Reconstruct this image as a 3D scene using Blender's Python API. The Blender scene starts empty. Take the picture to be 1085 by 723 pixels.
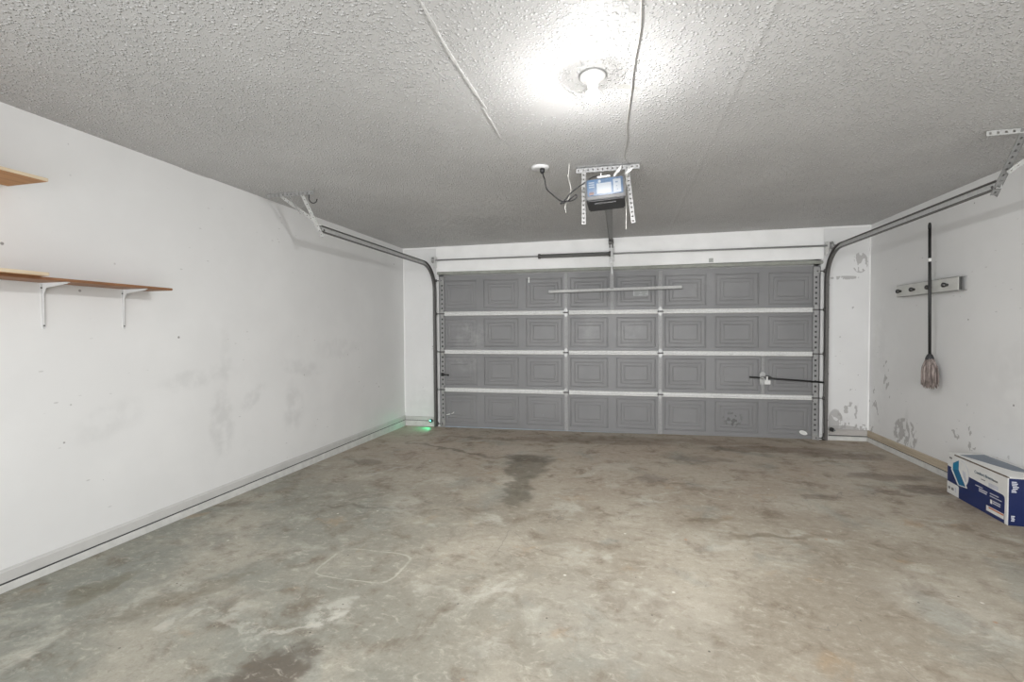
import bpy, bmesh, math, random
from mathutils import Vector, Matrix
random.seed(7)
sc = bpy.context.scene
C = sc.collection
W, H = 5.881, 2.53
YB = -7.3

# ---------------------------------------------------------------- node helper
class N:
    def __init__(s, name, rough=.5, metal=0, spec=.5):
        s.m = bpy.data.materials.new(name); s.m.use_nodes = True
        s.t = s.m.node_tree; s.b = s.t.nodes['Principled BSDF']
        s.set('Roughness', rough); s.set('Metallic', metal); s.set('Specular IOR Level', spec)
        s._p = None
    def nd(s, k): return s.t.nodes.new(k)
    def ln(s, a, b): s.t.links.new(a, b)
    def put(s, sock, v):
        if isinstance(v, bpy.types.NodeSocket): s.ln(v, sock)
        elif isinstance(v, (tuple, list)) and len(v) == 3 and sock.type == 'RGBA': sock.default_value = (*v, 1)
        else: sock.default_value = v
    def set(s, k, v): s.put(s.b.inputs[k], v)
    @property
    def P(s):
        if s._p is None: s._p = s.nd('ShaderNodeTexCoord').outputs['Object']
        return s._p
    def mapv(s, scale=(1,1,1), rot=(0,0,0), loc=(0,0,0)):
        n = s.nd('ShaderNodeMapping'); s.ln(s.P, n.inputs[0])
        n.inputs['Location'].default_value = loc; n.inputs['Rotation'].default_value = rot; n.inputs['Scale'].default_value = scale
        return n.outputs[0]
    def noise(s, scale, detail=3, rough=.5, dist=0, v=None):
        n = s.nd('ShaderNodeTexNoise'); s.ln(v or s.P, n.inputs['Vector'])
        n.inputs['Scale'].default_value = scale; n.inputs['Detail'].default_value = detail
        n.inputs['Roughness'].default_value = rough; n.inputs['Distortion'].default_value = dist
        return n.outputs[0]
    def vor(s, scale, v=None, feature='F1', rnd=1):
        n = s.nd('ShaderNodeTexVoronoi'); n.feature = feature; s.ln(v or s.P, n.inputs['Vector'])
        n.inputs['Scale'].default_value = scale; n.inputs['Randomness'].default_value = rnd
        return n.outputs['Distance']
    def ma(s, op, a, b=0., c=0.):
        n = s.nd('ShaderNodeMath'); n.operation = op
        s.put(n.inputs[0], a); s.put(n.inputs[1], b); s.put(n.inputs[2], c)
        return n.outputs[0]
    def ss(s, x, lo, hi, tlo=0., thi=1.):
        n = s.nd('ShaderNodeMapRange'); n.interpolation_type = 'SMOOTHSTEP'
        s.put(n.inputs[0], x)
        for i, v in enumerate((lo, hi, tlo, thi)): n.inputs[i+1].default_value = v
        return n.outputs[0]
    def mix(s, f, a, b):
        n = s.nd('ShaderNodeMix'); n.data_type = 'RGBA'
        s.put(n.inputs[0], f); s.put(n.inputs[6], a); s.put(n.inputs[7], b)
        return n.outputs[2]
    def xyz(s, v=None):
        n = s.nd('ShaderNodeSeparateXYZ'); s.ln(v or s.P, n.inputs[0]); return n.outputs
    def warp(s, amt, scale=4, detail=3):
        n = s.nd('ShaderNodeTexNoise'); s.ln(s.P, n.inputs['Vector']); n.inputs['Scale'].default_value = scale; n.inputs['Detail'].default_value = detail
        a = s.nd('ShaderNodeVectorMath'); a.operation = 'SUBTRACT'; s.ln(n.outputs['Color'], a.inputs[0]); a.inputs[1].default_value = (.5,.5,.5)
        b = s.nd('ShaderNodeVectorMath'); b.operation = 'SCALE'; s.ln(a.outputs[0], b.inputs[0]); b.inputs[3].default_value = amt
        c = s.nd('ShaderNodeVectorMath'); c.operation = 'ADD'; s.ln(s.P, c.inputs[0]); s.ln(b.outputs[0], c.inputs[1])
        return c.outputs[0]
    def ell(s, v, ia, ib, c, r, rot=0, soft=.35):
        """ellipse mask on two axes of vector v, 1 inside"""
        o = s.xyz(v)
        dx = s.ma('SUBTRACT', o[ia], c[0]); dy = s.ma('SUBTRACT', o[ib], c[1])
        if rot:
            cs, sn = math.cos(rot), math.sin(rot)
            ux = s.ma('ADD', s.ma('MULTIPLY', dx, cs), s.ma('MULTIPLY', dy, sn))
            uy = s.ma('SUBTRACT', s.ma('MULTIPLY', dy, cs), s.ma('MULTIPLY', dx, sn))
        else: ux, uy = dx, dy
        ux = s.ma('DIVIDE', ux, r[0]); uy = s.ma('DIVIDE', uy, r[1])
        d = s.ma('SQRT', s.ma('ADD', s.ma('MULTIPLY', ux, ux), s.ma('MULTIPLY', uy, uy)))
        return s.ss(d, 1-soft, 1+soft, 1., 0.), d
    def bump(s, h, strength=.3, dist=.01, prev=None):
        n = s.nd('ShaderNodeBump'); s.put(n.inputs['Height'], h)
        n.inputs['Strength'].default_value = strength; n.inputs['Distance'].default_value = dist
        if prev: s.ln(prev, n.inputs['Normal'])
        s.ln(n.outputs[0], s.b.inputs['Normal']); return n.outputs[0]

def sr(r, g, b):
    f = lambda c: ((c/255+.055)/1.055)**2.4 if c > 10 else c/255/12.92
    return (f(r), f(g), f(b))

def flat(name, rgb, rough=.5, metal=0, var=.12, scale=12, spec=.5, bump=0):
    m = N(name, rough, metal, spec)
    n = m.noise(scale, 4, .6)
    lo = tuple(c*(1-var) for c in rgb); hi = tuple(min(1, c*(1+var)) for c in rgb)
    m.set('Base Color', m.mix(m.ss(n, .3, .7), lo, hi))
    if bump: m.bump(m.noise(scale*8, 3), bump, .002)
    return m.m

# ---------------------------------------------------------------- materials
PAINT = (.79, .79, .785)
def wall_mat(name, marks, chips, ia):
    m = N(name, .72, spec=.25)
    n = m.noise(1.3, 4, .6); col = m.mix(m.ss(n, .35, .7), tuple(c*.97 for c in PAINT), tuple(c*1.02 for c in PAINT))
    wv = m.warp(.10, 7)
    for (c, r, rot, st) in marks:                       # rubbed, dirty patches
        k, _ = m.ell(wv, ia, 2, c, r, rot, .4)
        k = m.ma('MULTIPLY', k, m.ss(m.noise(9, 3), .3, .65))
        col = m.mix(m.ma('MULTIPLY', k, st*.62), col, tuple(x*.74 for x in PAINT))
    # scattered nicks and specks
    v = m.vor(7.5); sp = m.ma('MULTIPLY', m.ss(v, .045, .075, 1., 0.), m.ss(m.noise(2.2, 2), .55, .62))
    col = m.mix(m.ma('MULTIPLY', sp, .75), col, (.16, .15, .14))
    v2 = m.mapv((6, 6, 17), (.5, .5, .2)); sc2 = m.ma('MULTIPLY', m.ss(m.vor(1.0, v2), .05, .09, 1., 0.), m.ss(m.noise(1.6, 2), .5, .6))
    col = m.mix(m.ma('MULTIPLY', sc2, .35), col, (.3, .29, .28))
    for (c, r, th) in chips:                            # flaked paint, bare board below
        k, _ = m.ell(m.P, ia, 2, c, r, 0, .5)
        k = m.ma('MULTIPLY', k, m.ss(m.noise(13, 3, .5, 0, m.mapv((1.3, 1.3, .8))), th, th+.03))
        k = m.ss(k, .3, .5)
        col = m.mix(m.ma('MULTIPLY', k, .7), col, (.38, .37, .36))
    m.set('Base Color', col)
    m.bump(m.noise(60, 4, .6), .12, .004)
    return m.m

M = {}
M['wall_l'] = wall_mat('painted_drywall_left',
    [((-3.17, .62), (.10, .26), 0, .75), ((-3.36, 1.0), (.30, .07), .08, .55), ((-3.12, 1.15), (.05, .2), 0, .4), ((-2.85, .78), (.16, .06), .5, .6),
     ((-2.35, .62), (.13, .22), 0, .6), ((-2.2, .98), (.30, .07), -.2, .5), ((-1.6, 1.15), (.4, .1), 0, .35), ((-4.0, .8), (.2, .1), .4, .4)],
    [((-3.36, 2.529), (.12, .006), .35), ((-4.04, .46), (.05, .02), .56)], 1)
M['wall_r'] = wall_mat('painted_drywall_right',
    [((-.75, .3), (.05, .2), 0, .5), ((-.2, .8), (.2, .8), 0, .3), ((-2.2, .9), (.4, .4), 0, .25)],
    [((-.72, .26), (.19, .15), .47), ((-.36, .75), (.10, .22), .60), ((-.1, .3), (.12, .4), .58), ((-1.7, .4), (.3, .3), .66)], 1)
M['wall_b'] = wall_mat('painted_drywall_back',
    [((.25, .3), (.2, .3), 0, .3), ((5.6, .2), (.2, .1), 0, .6)],
    [((5.54, .20), (.075, .17), .40), ((5.68, .28), (.11, .18), .55), ((5.62, .16), (.15, .03), .3), ((5.80, .16), (.08, .06), .5), ((5.78, 2.10), (.075, .11), .50), ((5.62, 1.93), (.14, .02), .45), ((5.7, .9), (.15, .7), .66)], 0)
M['white'] = flat('white_trim_paint', (.92, .92, .91), .45, var=.03, scale=4)
M['trim_grey'] = flat('greyed_white_trim_paint', (.58, .575, .56), .6, var=.05, scale=5)
M['curb'] = flat('painted_concrete_curb', (.64, .64, .62), .75, var=.08, scale=14, bump=.15)

def ceiling_mat():
    m = N('splatter_textured_ceiling', .62, spec=.35)
    n = m.noise(.9, 4, .6)
    col = m.mix(m.ss(n, .35, .7), (.50, .495, .49), (.57, .565, .56))
    wv = m.warp(.010, 45, 2)
    big = m.noise(2.2, 2)
    a = m.ma('MULTIPLY', m.ss(m.vor(52, wv), .16, .44, 1., 0.), m.ss(m.noise(34, 1), .36, .50))
    b = m.ma('MULTIPLY', m.ss(m.vor(95, wv), .10, .42, .6, 0.), m.ss(m.noise(50, 1, .5, 0, m.mapv((1, 1, 1), (0, 0, 0), (3, 3, 3))), .38, .52))
    # bare patches near the lamp where the splatter has been rubbed off
    bare = None
    for (c, r, rot) in [((2.73, -3.72), (.13, .10), 0), ((3.12, -3.83), (.075, .028), .5)]:
        k, _ = m.ell(m.warp(.05, 14), 0, 1, c, r, rot, .3)
        bare = k if bare is None else m.ma('MAXIMUM', bare, k)
    h = m.ma('MAXIMUM', a, b)
    h = m.ma('MULTIPLY', h, m.ss(big, .3, .6, .65, 1.))
    h = m.ma('MULTIPLY', h, m.ma('SUBTRACT', 1., m.ma('MULTIPLY', bare, .85)))
    k2, _ = m.ell(m.warp(.05, 14), 0, 1, (3.12, -3.83), (.07, .025), .5, .3)
    col = m.mix(m.ma('MULTIPLY', k2, .8), col, (.36, .35, .33))
    col = m.mix(m.ma('MULTIPLY', h, .8), col, (.86, .855, .85))  # raised splatter coloured paler, painting the flecks that catch the lamp
    # taped seam swelling under the texture
    o = m.xyz(m.warp(.03, 5))
    seam = m.ss(m.ma('ABSOLUTE', m.ma('SUBTRACT', o[0], 3.64)), .0, .03, 1., 0.)
    h2 = m.ma('ADD', h, m.ma('MULTIPLY', seam, .25))
    m.set('Base Color', col)
    m.bump(h2, 1.0, CEIL_BUMP)
    return m.m
CEIL_BUMP = .0088
M['ceiling'] = ceiling_mat()

def floor_mat():
    m = N('stained_concrete', .55, spec=.35)
    wv = m.warp(.5, 1.6, 4)
    st = m.mapv((1.0, 1.0, 1), (0, 0, 0))
    n1 = m.noise(1.1, 6, .62, .3, wv); n2 = m.noise(4.2, 7, .68, .4); n3 = m.noise(24, 5, .7); n4 = m.noise(110, 3, .6)
    o = m.xyz(wv)
    # green-grey towards the left front, browner towards the door and the right
    g = m.ss(m.ma('ADD', m.ma('MULTIPLY', o[0], .55), m.ma('MULTIPLY', m.ma('ADD', o[1], 4.6), .42)), .3, 2.6)
    base = m.mix(g, sr(135, 137, 128), sr(150, 141, 126))
    back = m.ss(o[1], -3.2, -.9)
    base = m.mix(m.ma('MULTIPLY', back, .75), base, sr(184, 169, 153))  # paler towards the door, making up in colour for weak light there
    col = m.mix(m.ma('MULTIPLY', m.ss(n1, .42, .66), .62), base, sr(182, 175, 160))
    col = m.mix(m.ma('MULTIPLY', m.ss(n2, .5, .70), .62), col, sr(106, 92, 76))
    col = m.mix(m.ma('MULTIPLY', m.ss(m.noise(2.4, 5, .6, .5, m.mapv((1, 1, 1), (0, 0, 0), (7, 3, 1))), .56, .72), .55), col, sr(196, 194, 182))
    col = m.mix(m.ma('MULTIPLY', m.ss(m.noise(1.9, 5, .6, .6, m.mapv((1, 1, 1), (0, 0, 0), (2, 9, 4))), .55, .7), .5), col, sr(140, 143, 136))
    col = m.mix(m.ma('MULTIPLY', m.ss(m.noise(3.0, 5, .65, .6, m.mapv((1, 1, 1), (0, 0, 0), (12, 1, 4))), .60, .74), .45), col, sr(166, 138, 104))
    col = m.mix(m.ma('MULTIPLY', m.ss(n3, .52, .75), .30), col, sr(104, 96, 84))
    col = m.mix(m.ma('MULTIPLY', m.ss(n3, .48, .28), .22), col, sr(212, 206, 192))
    col = m.mix(m.ma('MULTIPLY', m.ss(n4, .35, .7), .14), col, sr(98, 92, 82))
    m2 = m.noise(7.5, 6, .7, .3)
    wf = m.warp(.30, 6, 5); wl = m.warp(.10, 8, 3); wl2 = m.warp(.24, 9, 5)
    def stain(c, r, rot, st, rgb, soft=.22, v=None, th=None):
        nonlocal col
        k, _ = m.ell(v or wf, 0, 1, c, r, rot, soft)
        if th: k = m.ma('MULTIPLY', k, m.ss(m2, th, th+.12))
        col = m.mix(m.ma('MULTIPLY', k, st), col, sr(*rgb))
    D = (88, 80, 68); Lt = (206, 204, 194)
    stain((2.17, -1.72), (.21, .42), .1, .62, (92, 88, 76)); stain((2.25, -2.45), (.11, .40), .1, .6, (92, 88, 76)); stain((2.13, -1.45), (.30, .12), 0, .45, D)
    stain((1.2, -1.25), (.75, .035), -.35, .6, D, .5); stain((1.45, -.62), (.6, .05), -.05, .45, D, .5); stain((2.75, -.55), (.9, .14), 0, .45, (104, 88, 72)); stain((3.3, -.35), (1.2, .12), 0, .4, (104, 88, 72), .5)
    stain((4.7, -.6), (.7, .15), .1, .5, (100, 82, 66)); stain((5.3, -.75), (.35, .13), 0, .5, (96, 78, 62)); stain((5.35, -1.45), (.3, .10), 0, .5, (92, 74, 60)); stain((5.5, -1.75), (.2, .12), 0, .6, (84, 68, 56))
    stain((5.2, -1.9), (.14, .06), 0, .5, (86, 70, 58)); stain((4.6, -2.1), (.14, .07), 0, .45, (96, 82, 70)); stain((3.9, -1.15), (.3, .12), 0, .35, D); stain((3.35, -1.9), (.14, .1), 0, .4, (104, 100, 94))
    stain((4.05, -2.95), (.34, .035), .25, .5, (104, 90, 70), .4); stain((3.7, -2.75), (.18, .05), .4, .4, (104, 90, 70), .4)
    stain((1.75, -4.72), (.17, .17), 0, .75, (84, 74, 64), .3, m.warp(.35, 9, 5)); stain((2.0, -4.85), (.3, .12), 0, .4, (104, 90, 74))
    stain((.5, -1.9), (.16, .06), 0, .5, (92, 84, 70)); stain((.95, -4.35), (.30, .08), 1.0, .35, (110, 102, 84)); stain((.45, -4.4), (.1, .14), 0, .4, (104, 98, 76))
    stain((1.2, -3.05), (.34, .02), .1, .55, (92, 86, 76), .5); stain((1.05, -2.9), (.03, .2), -.6, .4, (98, 92, 82), .5)
    # pale scuffs and old paint
    for c, r, rt, s_ in [((1.45, -2.95), (.12, .24), .5, .38), ((1.75, -4.28), (.09, .12), .3, .75), ((1.68, -4.42), (.02, .22), -.9, .6), ((1.30, -4.38), (.06, .1), -.3, .5), ((1.1, -4.5), (.035, .09), -.4, .7), ((1.45, -4.47), (.2, .012), 0, .5),
                        ((.85, -2.2), (.30, .03), 1.1, .5), ((2.2, -3.05), (.06, .06), 0, .6), ((2.1, -4.0), (.06, .07), 0, .5), ((2.55, -4.35), (.08, .05), 0, .4), ((2.5, -3.9), (.05, .04), 0, .5),
                        ((4.0, -1.9), (.14, .1), 0, .25), ((4.3, -2.3), (.25, .2), 0, .25), ((4.6, -3.6), (.2, .3), .5, .3), ((5.2, -3.4), (.2, .1), .4, .35), ((1.85, -1.05), (.3, .22), 0, .3), ((3.1, -4.0), (.5, .35), 0, .25)]:
        stain(c, r, rt, s_*.55, Lt, .35, wl2, .36)
    # ring outlines left by a bin and a tyre
    for c, r, rt, wd, s_, p4 in [((1.66, -3.85), (.235, .165), .12, .05, .36, True), ((3.86, -2.17), (.145, .15), 0, .07, .45, False)]:
        v = m.warp(.02, 9)
        o2 = m.xyz(v); dx = m.ma('DIVIDE', m.ma('SUBTRACT', o2[0], c[0]), r[0]); dy = m.ma('DIVIDE', m.ma('SUBTRACT', o2[1], c[1]), r[1])
        e = 5. if p4 else 2.
        d = m.ma('POWER', m.ma('ADD', m.ma('POWER', m.ma('ABSOLUTE', dx), e), m.ma('POWER', m.ma('ABSOLUTE', dy), e)), 1/e)
        k = m.ss(m.ma('ABSOLUTE', m.ma('SUBTRACT', d, 1.)), .2*wd, wd, 1., 0.)
        if not p4: k = m.ma('MULTIPLY', k, m.ss(dy, .1, -.3))
        k = m.ma('MULTIPLY', k, m.ss(n2, .38, .52))
        col = m.mix(m.ma('MULTIPLY', k, s_), col, sr(208, 206, 192))
    # specks of grit, paint and rust
    sp = m.ma('MULTIPLY', m.ss(m.vor(11), .035, .07, 1., 0.), m.ss(m.noise(3, 2), .47, .56)); col = m.mix(m.ma('MULTIPLY', sp, .8), col, (.04, .035, .03))
    sp = m.ma('MULTIPLY', m.ss(m.vor(4.3, m.mapv((1, 1, 1), (0, 0, .4), (3, 1, 0))), .02, .05, 1., 0.), .7); col = m.mix(sp, col, sr(226, 224, 214))
    sp = m.ma('MULTIPLY', m.ss(m.vor(2.3, m.mapv((1, 1, 1), (0, 0, 1), (8, 1, 0))), .015, .035, 1., 0.), .6); col = m.mix(sp, col, sr(170, 110, 60))
    # hairline cracks
    cr = m.ss(m.ma('ABSOLUTE', m.ma('SUBTRACT', m.noise(1.3, 3, .5, .5, m.mapv((1, 1, 1), (0, 0, 0), (5, 5, 5))), .5)), .0, .0035, 1., 0.)
    cr = m.ma('MULTIPLY', cr, m.ss(m.noise(.8, 2), .48, .58)); col = m.mix(m.ma('MULTIPLY', cr, .4), col, (.12, .11, .10))
    fine = m.noise(13, 6, .72, .8, m.mapv((1, 1.8, 1), (0, 0, .3), (4, 4, 4)))
    col = m.mix(m.ma('MULTIPLY', m.ss(fine, .54, .70), .42), col, sr(112, 100, 84))
    col = m.mix(m.ma('MULTIPLY', m.ss(fine, .46, .30), .38), col, sr(206, 200, 186))
    m.set('Base Color', col)
    m.set('Roughness', m.ss(n2, .3, .7, .45, .68))
    m.bump(m.ma('ADD', m.ma('MULTIPLY', n3, .6), m.ma('MULTIPLY', n4, .25)), .25, .006)
    return m.m
M['floor'] = floor_mat()

def door_mat():
    m = N('grey_enamelled_steel', .42, spec=.45)
    n = m.noise(1.5, 4, .6); col = m.mix(m.ss(n, .3, .7), (.222, .222, .226), (.25, .25, .254))
    # soft paler patches
    for c, r, s_ in [((1.0, 1.28), (.26, .18), .32), ((.9, .88), (.22, .1), .28), ((2.65, 1.3), (.16, .14), .22), ((3.2, 1.3), (.16, .14), .18), ((4.0, 1.9), (.3, .2), .12)]:
        k, _ = m.ell(m.warp(.2, 6), 0, 2, c, r, 0, .8)
        k = m.ma('MULTIPLY', k, m.ss(m.noise(5, 5, .7), .3, .7)); col = m.mix(m.ma('MULTIPLY', k, s_), col, (.6, .6, .6))
    sp = m.ss(m.vor(5), .015, .03, 1., 0.); col = m.mix(m.ma('MULTIPLY', sp, .5), col, (.5, .5, .5))
    k, _ = m.ell(m.warp(.08, 16), 0, 2, (4.42, .22), (.1, .09), 0, .4)
    k = m.ma('MULTIPLY', k, m.ss(m.noise(22, 3), .5, .56)); col = m.mix(m.ma('MULTIPLY', k, .6), col, (.05, .05, .05))
    m.set('Base Color', col); m.bump(m.noise(240, 2), .08, .001)
    return m.m
M['door'] = door_mat()
def galv(name, rgb, rough=.42, metal=.55):
    m = N(name, rough, metal)
    v = m.vor(45); n = m.noise(9, 4, .7)
    col = m.mix(m.ss(v, .1, .7), tuple(c*.93 for c in rgb), tuple(min(1, c*1.05) for c in rgb))
    col = m.mix(m.ma('MULTIPLY', m.ss(n, .5, .75), .3), col, tuple(c*.6 for c in rgb))
    m.set('Base Color', col); m.bump(m.noise(60, 3), .1, .001); return m.m
M['galv'] = galv('galvanised_steel', (.40, .40, .395))
M['galv_light'] = galv('pale_galvanised_steel', (.74, .74, .73), .5, .0)
M['galv_dark'] = galv('tarnished_steel', (.16, .155, .15), .5, .6)
M['stile'] = galv('galvanised_door_stile', (.33, .33, .33), .5, .15)
M['galv_strap'] = flat('punched_zinc_strap', (.33, .33, .325), .6, var=.06)
M['galv_soft'] = galv('soft_grey_steel', (.50, .50, .49), .5, .1)
M['galv_mid'] = galv('grey_spring_steel', (.24, .24, .235), .5, .4)
M['stile2'] = galv('spattered_strap_steel', (.46, .46, .445), .55, .15)
M['track'] = galv('galvanised_track', (.62, .62, .61), .5, .1)
M['black'] = flat('black_metal', (.018, .018, .018), .45)
M['black_pl'] = flat('dark_plastic', (.035, .035, .038), .5, var=.15)
M['cord'] = flat('black_rubber_cord', (.012, .012, .013), .5)
M['string'] = flat('white_string', (.75, .74, .70), .8)
M['seal'] = flat('pale_rubber_seal', (.36, .42, .48), .6)
M['porcelain'] = flat('white_porcelain', (.80, .80, .78), .3, var=.03)
M['bracket'] = flat('white_enamelled_steel', (.64, .64, .64), .4, var=.04)
M['paper'] = flat('white_paper', (.80, .80, .78), .7, var=.05)
M['print_grey'] = flat('grey_print', (.22, .22, .22), .6)
M['lens'] = flat('blue_printed_panel', sr(36, 68, 98), .25, var=.25, scale=9)
M['lens_white'] = flat('white_printed_label', (.17, .19, .21), .3, var=.05)
M['lens_dark'] = flat('dark_blue_print', (.03, .06, .12), .4)
M['lens_red'] = flat('salmon_print', sr(100, 72, 64), .5)
M['tan_wood'] = None
def wood(name, a, b, sc_=(3, 30, 30), rough=.6, axis=None):
    m = N(name, rough)
    v = m.mapv(sc_); n = m.noise(1.2, 5, .65, 1.2, v); n2 = m.noise(.6, 3, .5)
    c = m.mix(m.ss(n, .3, .7), a, b); c = m.mix(m.ma('MULTIPLY', m.ss(n2, .4, .7), .25), c, tuple(x*.7 for x in a))
    m.set('Base Color', c); m.bump(n, .15, .002); return m.m
M['ply'] = wood('brown_plywood_face', sr(168, 118, 68), sr(196, 146, 92), (30, 3, 30))
M['ply_edge'] = wood('pale_plywood_edge', sr(196, 176, 146), sr(226, 210, 184), (4, 2, 90))
M['shelf_brown'] = wood('brown_shelf_board', sr(128, 88, 58), sr(158, 112, 76), (30, 3, 60))
M['bare'] = wood('bare_pine_plate', sr(176, 162, 142), sr(200, 188, 168), (30, 2.5, 30))
M['grey_wood'] = wood('grey_painted_plate', (.42, .40, .38), (.56, .54, .52), (3, 30, 30))
M['peg'] = flat('dark_polished_metal', (.12, .12, .12), .18, 1, .02)
M['rail_paint'] = flat('pale_painted_rail', (.64, .64, .61), .5, var=.05)
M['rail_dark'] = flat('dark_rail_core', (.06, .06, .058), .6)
M['chrome'] = flat('polished_chrome', (.65, .65, .65), .12, 1, .02)
def mop_mat():
    m = N('grey_cotton_strands', .9, spec=.1)
    m.set('Base Color', m.mix(m.ss(m.noise(60, 3, .6, 0, m.mapv((1, 1, .12))), .35, .65), sr(112, 102, 98), sr(172, 160, 155))); return m.m
M['mop'] = mop_mat()
M['box_white'] = flat('white_carton', (.74, .74, .72), .45, var=.03)
M['box_navy'] = flat('navy_carton_print', sr(22, 42, 96), .35, var=.08)
M['box_end'] = flat('deep_navy_carton_print', sr(18, 34, 82), .35, var=.08)
M['box_teal'] = flat('teal_carton_print', sr(20, 128, 168), .35, var=.06)
M['box_teal2'] = flat('dark_teal_carton_print', sr(14, 104, 146), .35, var=.06)
M['box_slate'] = flat('slate_carton_print', sr(104, 116, 130), .4, var=.06)
M['box_pale'] = flat('pale_grey_carton_print', sr(200, 202, 210), .45, var=.06)
M['box_kraft'] = flat('kraft_board_edge', sr(92, 76, 62), .8)
M['box_orange'] = flat('orange_carton_print', sr(206, 130, 84), .45)
def emis(name, rgb, s):
    m = N(name); m.set('Base Color', rgb); m.set('Emission Color', rgb); m.set('Emission Strength', s); return m.m
BULB = 5400
M['bulb'] = emis('glowing_bulb_glass', (1, .992, .985), BULB)
M['bulb_side'] = emis('side_bulb_glass', (1, .99, .98), 130)
M['bulb_collar'] = emis('dim_upper_bulb_glass', (1, .99, .98), 14)
M['led'] = emis('green_led', (.05, 1, .45), 14)

# ---------------------------------------------------------------- object helpers
ident = lambda p: p
def link(name, bm, mat, parent=None, mats=None, smooth=False, warp=None):
    if warp:
        for v in bm.verts: v.co = warp(v.co)
    bmesh.ops.recalc_face_normals(bm, faces=bm.faces)
    me = bpy.data.meshes.new(name); bm.to_mesh(me); bm.free()
    for mm in (mats or [mat]): me.materials.append(mm)
    if smooth:
        for p in me.polygons: p.use_smooth = True
    o = bpy.data.objects.new(name, me); C.objects.link(o)
    if parent:
        o.parent = parent
        o.matrix_parent_inverse = wm(parent).inverted()
    return o
def wm(o):
    m = Matrix.Translation(o.location) @ o.rotation_euler.to_matrix().to_4x4()
    if o.parent: m = wm(o.parent) @ o.matrix_parent_inverse @ m
    return m
def thing(name, label, cat, loc, group=None):
    o = bpy.data.objects.new(name, None); C.objects.link(o); o.location = loc
    o.empty_display_size = .05
    o['label'] = label; o['category'] = cat
    if group: o['group'] = group
    return o
def tag(o, label, cat, group=None):
    o['label'] = label; o['category'] = cat
    if group: o['group'] = group
    return o
def struct(name, bm, mat, **k):
    o = link(name, bm, mat, **k); o['kind'] = 'structure'; return o
def B(): return bmesh.new()
def box(bm, x0, x1, y0, y1, z0, z1, mi=0, bev=0, rot=None):
    vs = [bm.verts.new((x, y, z)) for x in (x0, x1) for y in (y0, y1) for z in (z0, z1)]
    fs = [bm.faces.new([vs[i] for i in q]) for q in ((0,1,3,2),(4,6,7,5),(0,4,5,1),(2,3,7,6),(0,2,6,4),(1,5,7,3))]
    for f in fs: f.material_index = mi
    if rot is not None:
        c = Vector(((x0+x1)/2, (y0+y1)/2, (z0+z1)/2))
        for v in vs: v.co = c + rot @ (v.co-c)
    if bev:
        es = list({e for f in fs for e in f.edges})
        bmesh.ops.bevel(bm, geom=es, offset=bev, segments=2, affect='EDGES', clamp_overlap=True)
    return vs
def frame_of(d, up=Vector((0, 0, 1))):
    d = d.normalized()
    if abs(d.dot(up)) > .98: up = Vector((0, 1, 0))
    r = d.cross(up).normalized(); u = r.cross(d).normalized(); return r, u
def tube(bm, pts, r, seg=8, mi=0, up=Vector((0, 0, 1)), cap=True):
    pts = [Vector(p) for p in pts]; n = len(pts); rr = r if isinstance(r, (list, tuple)) else [r]*n
    rings = []
    for i, p in enumerate(pts):
        d = (pts[min(i+1, n-1)]-pts[max(i-1, 0)]); a, b = frame_of(d, up)
        rings.append([bm.verts.new(p+rr[i]*(a*math.cos(2*math.pi*k/seg)+b*math.sin(2*math.pi*k/seg))) for k in range(seg)])
    for i in range(n-1):
        for k in range(seg):
            f = bm.faces.new((rings[i][k], rings[i][(k+1)%seg], rings[i+1][(k+1)%seg], rings[i+1][k])); f.material_index = mi; f.smooth = True
    if cap:
        bm.faces.new(rings[0][::-1]).material_index = mi; bm.faces.new(rings[-1]).material_index = mi
def smoothpts(pts, k=6):
    P = [Vector(p) for p in pts]; P = [P[0]*2-P[1]] + P + [P[-1]*2-P[-2]]; out = []
    for i in range(1, len(P)-2):
        a, b, c, d = P[i-1:i+3]
        for j in range(k):
            t = j/k; out.append(.5*((2*b)+(c-a)*t+(2*a-5*b+4*c-d)*t*t+(3*b-a-3*c+d)*t**3))
    out.append(P[-2]); return out
def lathe(bm, c, prof, seg=24, axis='z', mi=0):
    c = Vector(c); rings = []
    for r, h in prof:
        ring = []
        for k in range(seg):
            a = 2*math.pi*k/seg; x, y = max(r, 1e-5)*math.cos(a), max(r, 1e-5)*math.sin(a)
            v = {'z': (x, y, h), 'x': (h, x, y), 'y': (x, h, y)}[axis]
            ring.append(bm.verts.new(c+Vector(v)))
        rings.append(ring)
    for i in range(len(rings)-1):
        for k in range(seg):
            f = bm.faces.new((rings[i][k], rings[i][(k+1)%seg], rings[i+1][(k+1)%seg], rings[i+1][k])); f.material_index = mi; f.smooth = True
    bm.faces.new(rings[0]).material_index = mi; bm.faces.new(rings[-1][::-1]).material_index = mi
def sweep(bm, pts, prof, ups, mi=0):
    """prof: closed list of (side, up) offsets; ups: up vector at every point; side = dir x up"""
    pts = [Vector(p) for p in pts]; n = len(pts); rings = []
    for i, p in enumerate(pts):
        d = (pts[min(i+1, n-1)]-pts[max(i-1, 0)]).normalized(); u = Vector(ups[i]).normalized(); s_ = d.cross(u).normalized()
        rings.append([bm.verts.new(p+s_*a+u*b) for a, b in prof])
    m_ = len(prof)
    for i in range(n-1):
        for k in range(m_):
            bm.faces.new((rings[i][k], rings[i][(k+1)%m_], rings[i+1][(k+1)%m_], rings[i+1][k])).material_index = mi
    bm.faces.new(rings[0][::-1]).material_index = mi; bm.faces.new(rings[-1]).material_index = mi
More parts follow.
